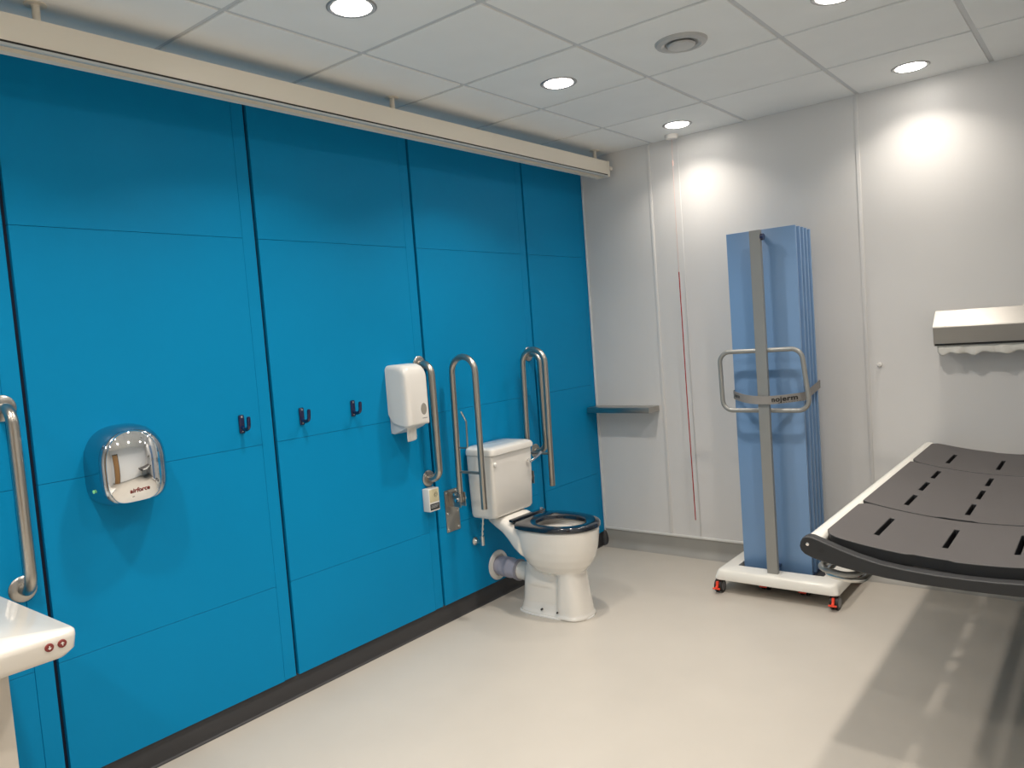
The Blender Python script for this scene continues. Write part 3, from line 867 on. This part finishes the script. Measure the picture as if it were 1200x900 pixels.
# ------------------------------------------------------------------ shower bench / changing table
t = thing('shower_bench', 'grey slotted changing bench with white side rail and charcoal end bar', 'changing bench', (2.43, 3.35, 0))
BC = 2.432
def pz(x): return .7325+.30*(x-BC)**2
BXL, BXR = 2.034, 2.83
def bench_panel(y0, y1, slots, notch0=None, r=(.05, .05), notch1=None):
    """curved deck panel with real slots: grid of cells in x (along the curve) and y"""
    xset = set(); yset = set()
    n = 44
    for k in range(n+1): xset.add(round(BXL+(BXR-BXL)*k/n, 4))
    sxw = .0075
    for (sx, a, b) in slots:
        xset.add(round(sx-sxw, 4)); xset.add(round(sx+sxw, 4)); yset.add(a); yset.add(b)
    m = 16
    for k in range(m+1): yset.add(round(y0+(y1-y0)*k/m, 4))
    def clean(S, keep):
        S = sorted(S); out = []
        for v in S:
            if out and v-out[-1] < .004:
                if v in keep: out[-1] = v
                continue
            out.append(v)
        return out
    keepx = set(round(s[0]+d, 4) for s in slots for d in (-sxw, sxw)); keepy = set([s[1] for s in slots]+[s[2] for s in slots]+[y0, y1])
    X = clean(xset, keepx); Y = clean(yset, keepy)
    def hole(xa, xb, ya, yb):
        xm, ym = (xa+xb)/2, (ya+yb)/2
        return any(abs(xm-s[0]) < sxw and s[1] < ym < s[2] for s in slots)
    def warp(x, y):
        # rounded corners by pulling the border in
        rx = .055
        yy = y
        for side, edge, rad in ((-1, y0, r[0]), (1, y1, r[1])):
            dxl = x-BXL; dxr = BXR-x
            d_ = min(dxl, dxr)
            if d_ < rad and rad > 0:
                pull = rad-math.sqrt(max(rad*rad-(rad-d_)**2, 0))
                w = max(0., 1-abs(y-edge)/((y1-y0)*.5))
                yy += (-side)*pull*w
        if notch0 and notch0[0] < x < notch0[1]: yy += .010*max(0, 1-(y-y0)/.05)
        if notch1 and notch1[0] < x < notch1[1]: yy -= .010*max(0, 1-(y1-y)/.05)
        return yy
    bm = bmesh.new()
    top = {}; bot = {}
    TH = .036
    def V(d, x, y, z):
        k = (x, y)
        if k not in d: d[k] = bm.verts.new((x, warp(x, y), z))
        return d[k]
    cells = [(i, j) for i in range(len(X)-1) for j in range(len(Y)-1) if not hole(X[i], X[i+1], Y[j], Y[j+1])]
    cs = set(cells)
    for i, j in cells:
        c = [(X[i], Y[j]), (X[i+1], Y[j]), (X[i+1], Y[j+1]), (X[i], Y[j+1])]
        tv = [V(top, x, y, pz(x)) for x, y in c]; bv = [V(bot, x, y, pz(x)-TH) for x, y in c]
        bm.faces.new(tv); bm.faces.new(bv[::-1])
        for k, (di, dj) in enumerate(((0, -1), (1, 0), (0, 1), (-1, 0))):
            if (i+di, j+dj) not in cs:
                bm.faces.new((tv[k], bv[k], bv[(k+1) % 4], tv[(k+1) % 4])).material_index = 1
    return bm
SX = (2.160, 2.352, 2.536, 2.70)
P1 = bench_panel(2.448, 2.913, [(x, 2.575, 2.80) for x in SX], notch0=(2.28, 2.385), r=(.05, .045))
P2 = bench_panel(2.925, 3.745, [(x, a, b) for x in SX for a, b in ((3.01, 3.18), (3.265, 3.425), (3.51, 3.67))], notch0=(2.28, 2.385), r=(.006, .006))
P3 = bench_panel(3.757, 4.285, [(x, 3.86, 4.085) for x in SX], r=(.045, .05), notch1=(2.30, 2.40))
for bmp in (P1, P2, P3):
    o = obj('deck_panel', bmp, [SLATE, SLATED], t, ang=30)
    bv = o.modifiers.new('b', 'BEVEL'); bv.width = .0022; bv.segments = 2; bv.limit_method = 'ANGLE'; bv.angle_limit = radians(50)
# end bars (charcoal, crescent profile)
prof_t = [(1.983, .762), (1.990, .775), (2.003, .7815), (2.020, .780), (2.050, .769), (2.100, .751), (2.150, .735), (2.210, .721), (2.28, .712), (2.36, .707), (BC, .706)]
prof_b = [(1.980, .748), (1.984, .735), (1.995, .724), (2.018, .7145), (2.060, .704), (2.110, .694), (2.160, .687), (2.230, .679), (2.32, .6735), (2.40, .6725), (BC, .672)]
def mirror(P): return P+[(2*BC-x, z) for x, z in P[::-1][1:]]
crescent = mirror(prof_t)+mirror(prof_b)[::-1]
for y0, y1, in ((2.384, 2.424), (4.300, 4.335)):
    dz = 0 if y0 < 3 else -.035
    bm = PR([(x, z+dz) for x, z in crescent], 'y', y0, y1)
    o = obj('end_bar', bm, SLATED, t, ang=40)
    bv = o.modifiers.new('b', 'BEVEL'); bv.width = .004; bv.segments = 3; bv.limit_method = 'ANGLE'; bv.angle_limit = radians(50)
bm = bmesh.new()
lathe(bm, [(.0001, -.0015), (.005, -.001), (.006, .001)], (2.005, 2.384, .757), 'y', n=16)
obj('end_bolt', bm, CHROME, t)
bm = LA([(.0001, -.0008), (.0075, -.0008), (.008, .001)], (2.047, 2.384, .742), 'y', n=20)
obj('bolt_recess', bm, INK, t)
# side rails (white)
for xc, s in ((2.008, 1), (2*BC-2.008, -1)):
    pr = [(xc-s*.021, .735), (xc-s*.0225, .752), (xc-s*.018, .768), (xc-s*.008, .776), (xc+s*.006, .7765), (xc+s*.020, .7735), (xc+s*.032, .766), (xc+s*.032, .748), (xc+s*.020, .728), (xc, .724)]
    obj('side_rail', PR(pr, 'y', 2.423, 4.302), TRAYW, t, ang=60)
# lengthwise deck supports below
for x in (2.345, 2.525):
    obj('support_beam', B(x-.004, x+.020, 2.43, 4.30, .660, .694, bev=.002), SLATED, t)
for y in (2.4245, 2.60, 2.898, 3.34, 3.737, 4.05):  # crosswise bearers; those at the deck gaps are unseen, added to block light
    bm = bmesh.new()
    P = [(2.03+k*(2*(BC-2.03))/16) for k in range(17)]
    prism(bm, [(x, pz(x)-.0362) for x in P]+[(x, pz(x)-.054) for x in P[::-1]], 'y', y, y+.035)
    obj('bearer_and_light_stop', bm, SLATED, t)
# folded guard rail under the near edge
pts = fillet([(2.012, 4.15, .662), (2.012, 2.455, .662), (2.120, 2.430, .655), (2.150, 2.60, .655), (2.150, 4.15, .655)], [0, .05, .04, .05, 0], 8)
obj('guard_rail', T(pts, .0095, n=12), GREYM, t)
pts = fillet([(2.012, 3.95, .625), (2.012, 2.52, .625), (2.130, 2.49, .618), (2.130, 2.62, .618)], .045, 8)
obj('guard_rail', T(pts, .009, n=12), mat('worn_chrome', (.62, .61, .58)), t)
# wall lifting columns and arms (right wall)
for y in (2.85, 3.85):
    bm = B(XR-.095, XR-.002, y-.07, y+.07, .10, .98, bev=.008)
    obj('lift_column', bm, TRAYW, t)
    obj('arm', B(2.35, XR-.09, y-.025, y+.025, .600, .660, bev=.005), SLATED, t)
obj('lift_crossbeam', B(XR-.085, XR-.03, 2.9, 3.8, .45, .60, bev=.006), TRAYW, t)
obj('wall_hinge', B(2.86, XR-.09, 2.6, 4.1, .655, .705, bev=.005), SLATED, t)

# things seen only in reflections / other views: soap dispenser on right wall is left out

for o in bpy.data.objects:
    if '_w' in o: del o['_w']

# ------------------------------------------------------------------ camera
yaw, pitch, roll, fpx = -0.6735, -0.0645, -0.0749, 899.3
F = Vector((sin(yaw)*cos(pitch), cos(yaw)*cos(pitch), sin(pitch)))
r = F.cross(Vector((0, 0, 1))).normalized(); u = r.cross(F)
R = r*cos(roll)+u*sin(roll); U = -r*sin(roll)+u*cos(roll)
cd = bpy.data.cameras.new('camera'); cam = bpy.data.objects.new('camera', cd); COL.objects.link(cam)
M = Matrix((R, U, -F)).transposed().to_4x4(); M.translation = Vector((2.7817, 0, 1.4759))
cam.matrix_world = M
cd.sensor_width = 36; cd.lens = fpx/1200*36; cd.clip_start = .02
scene.camera = cam

# ------------------------------------------------------------------ world and view
w = bpy.data.worlds.new('world'); scene.world = w; w.use_nodes = True
w.node_tree.nodes['Background'].inputs[0].default_value = (.05, .05, .05, 1)
vs = scene.view_settings
scene.display_settings.display_device = 'sRGB'
vs.view_transform = 'Standard'; vs.look = 'None'; vs.gamma = 1; vs.use_curve_mapping = False
vs.exposure = 0.06
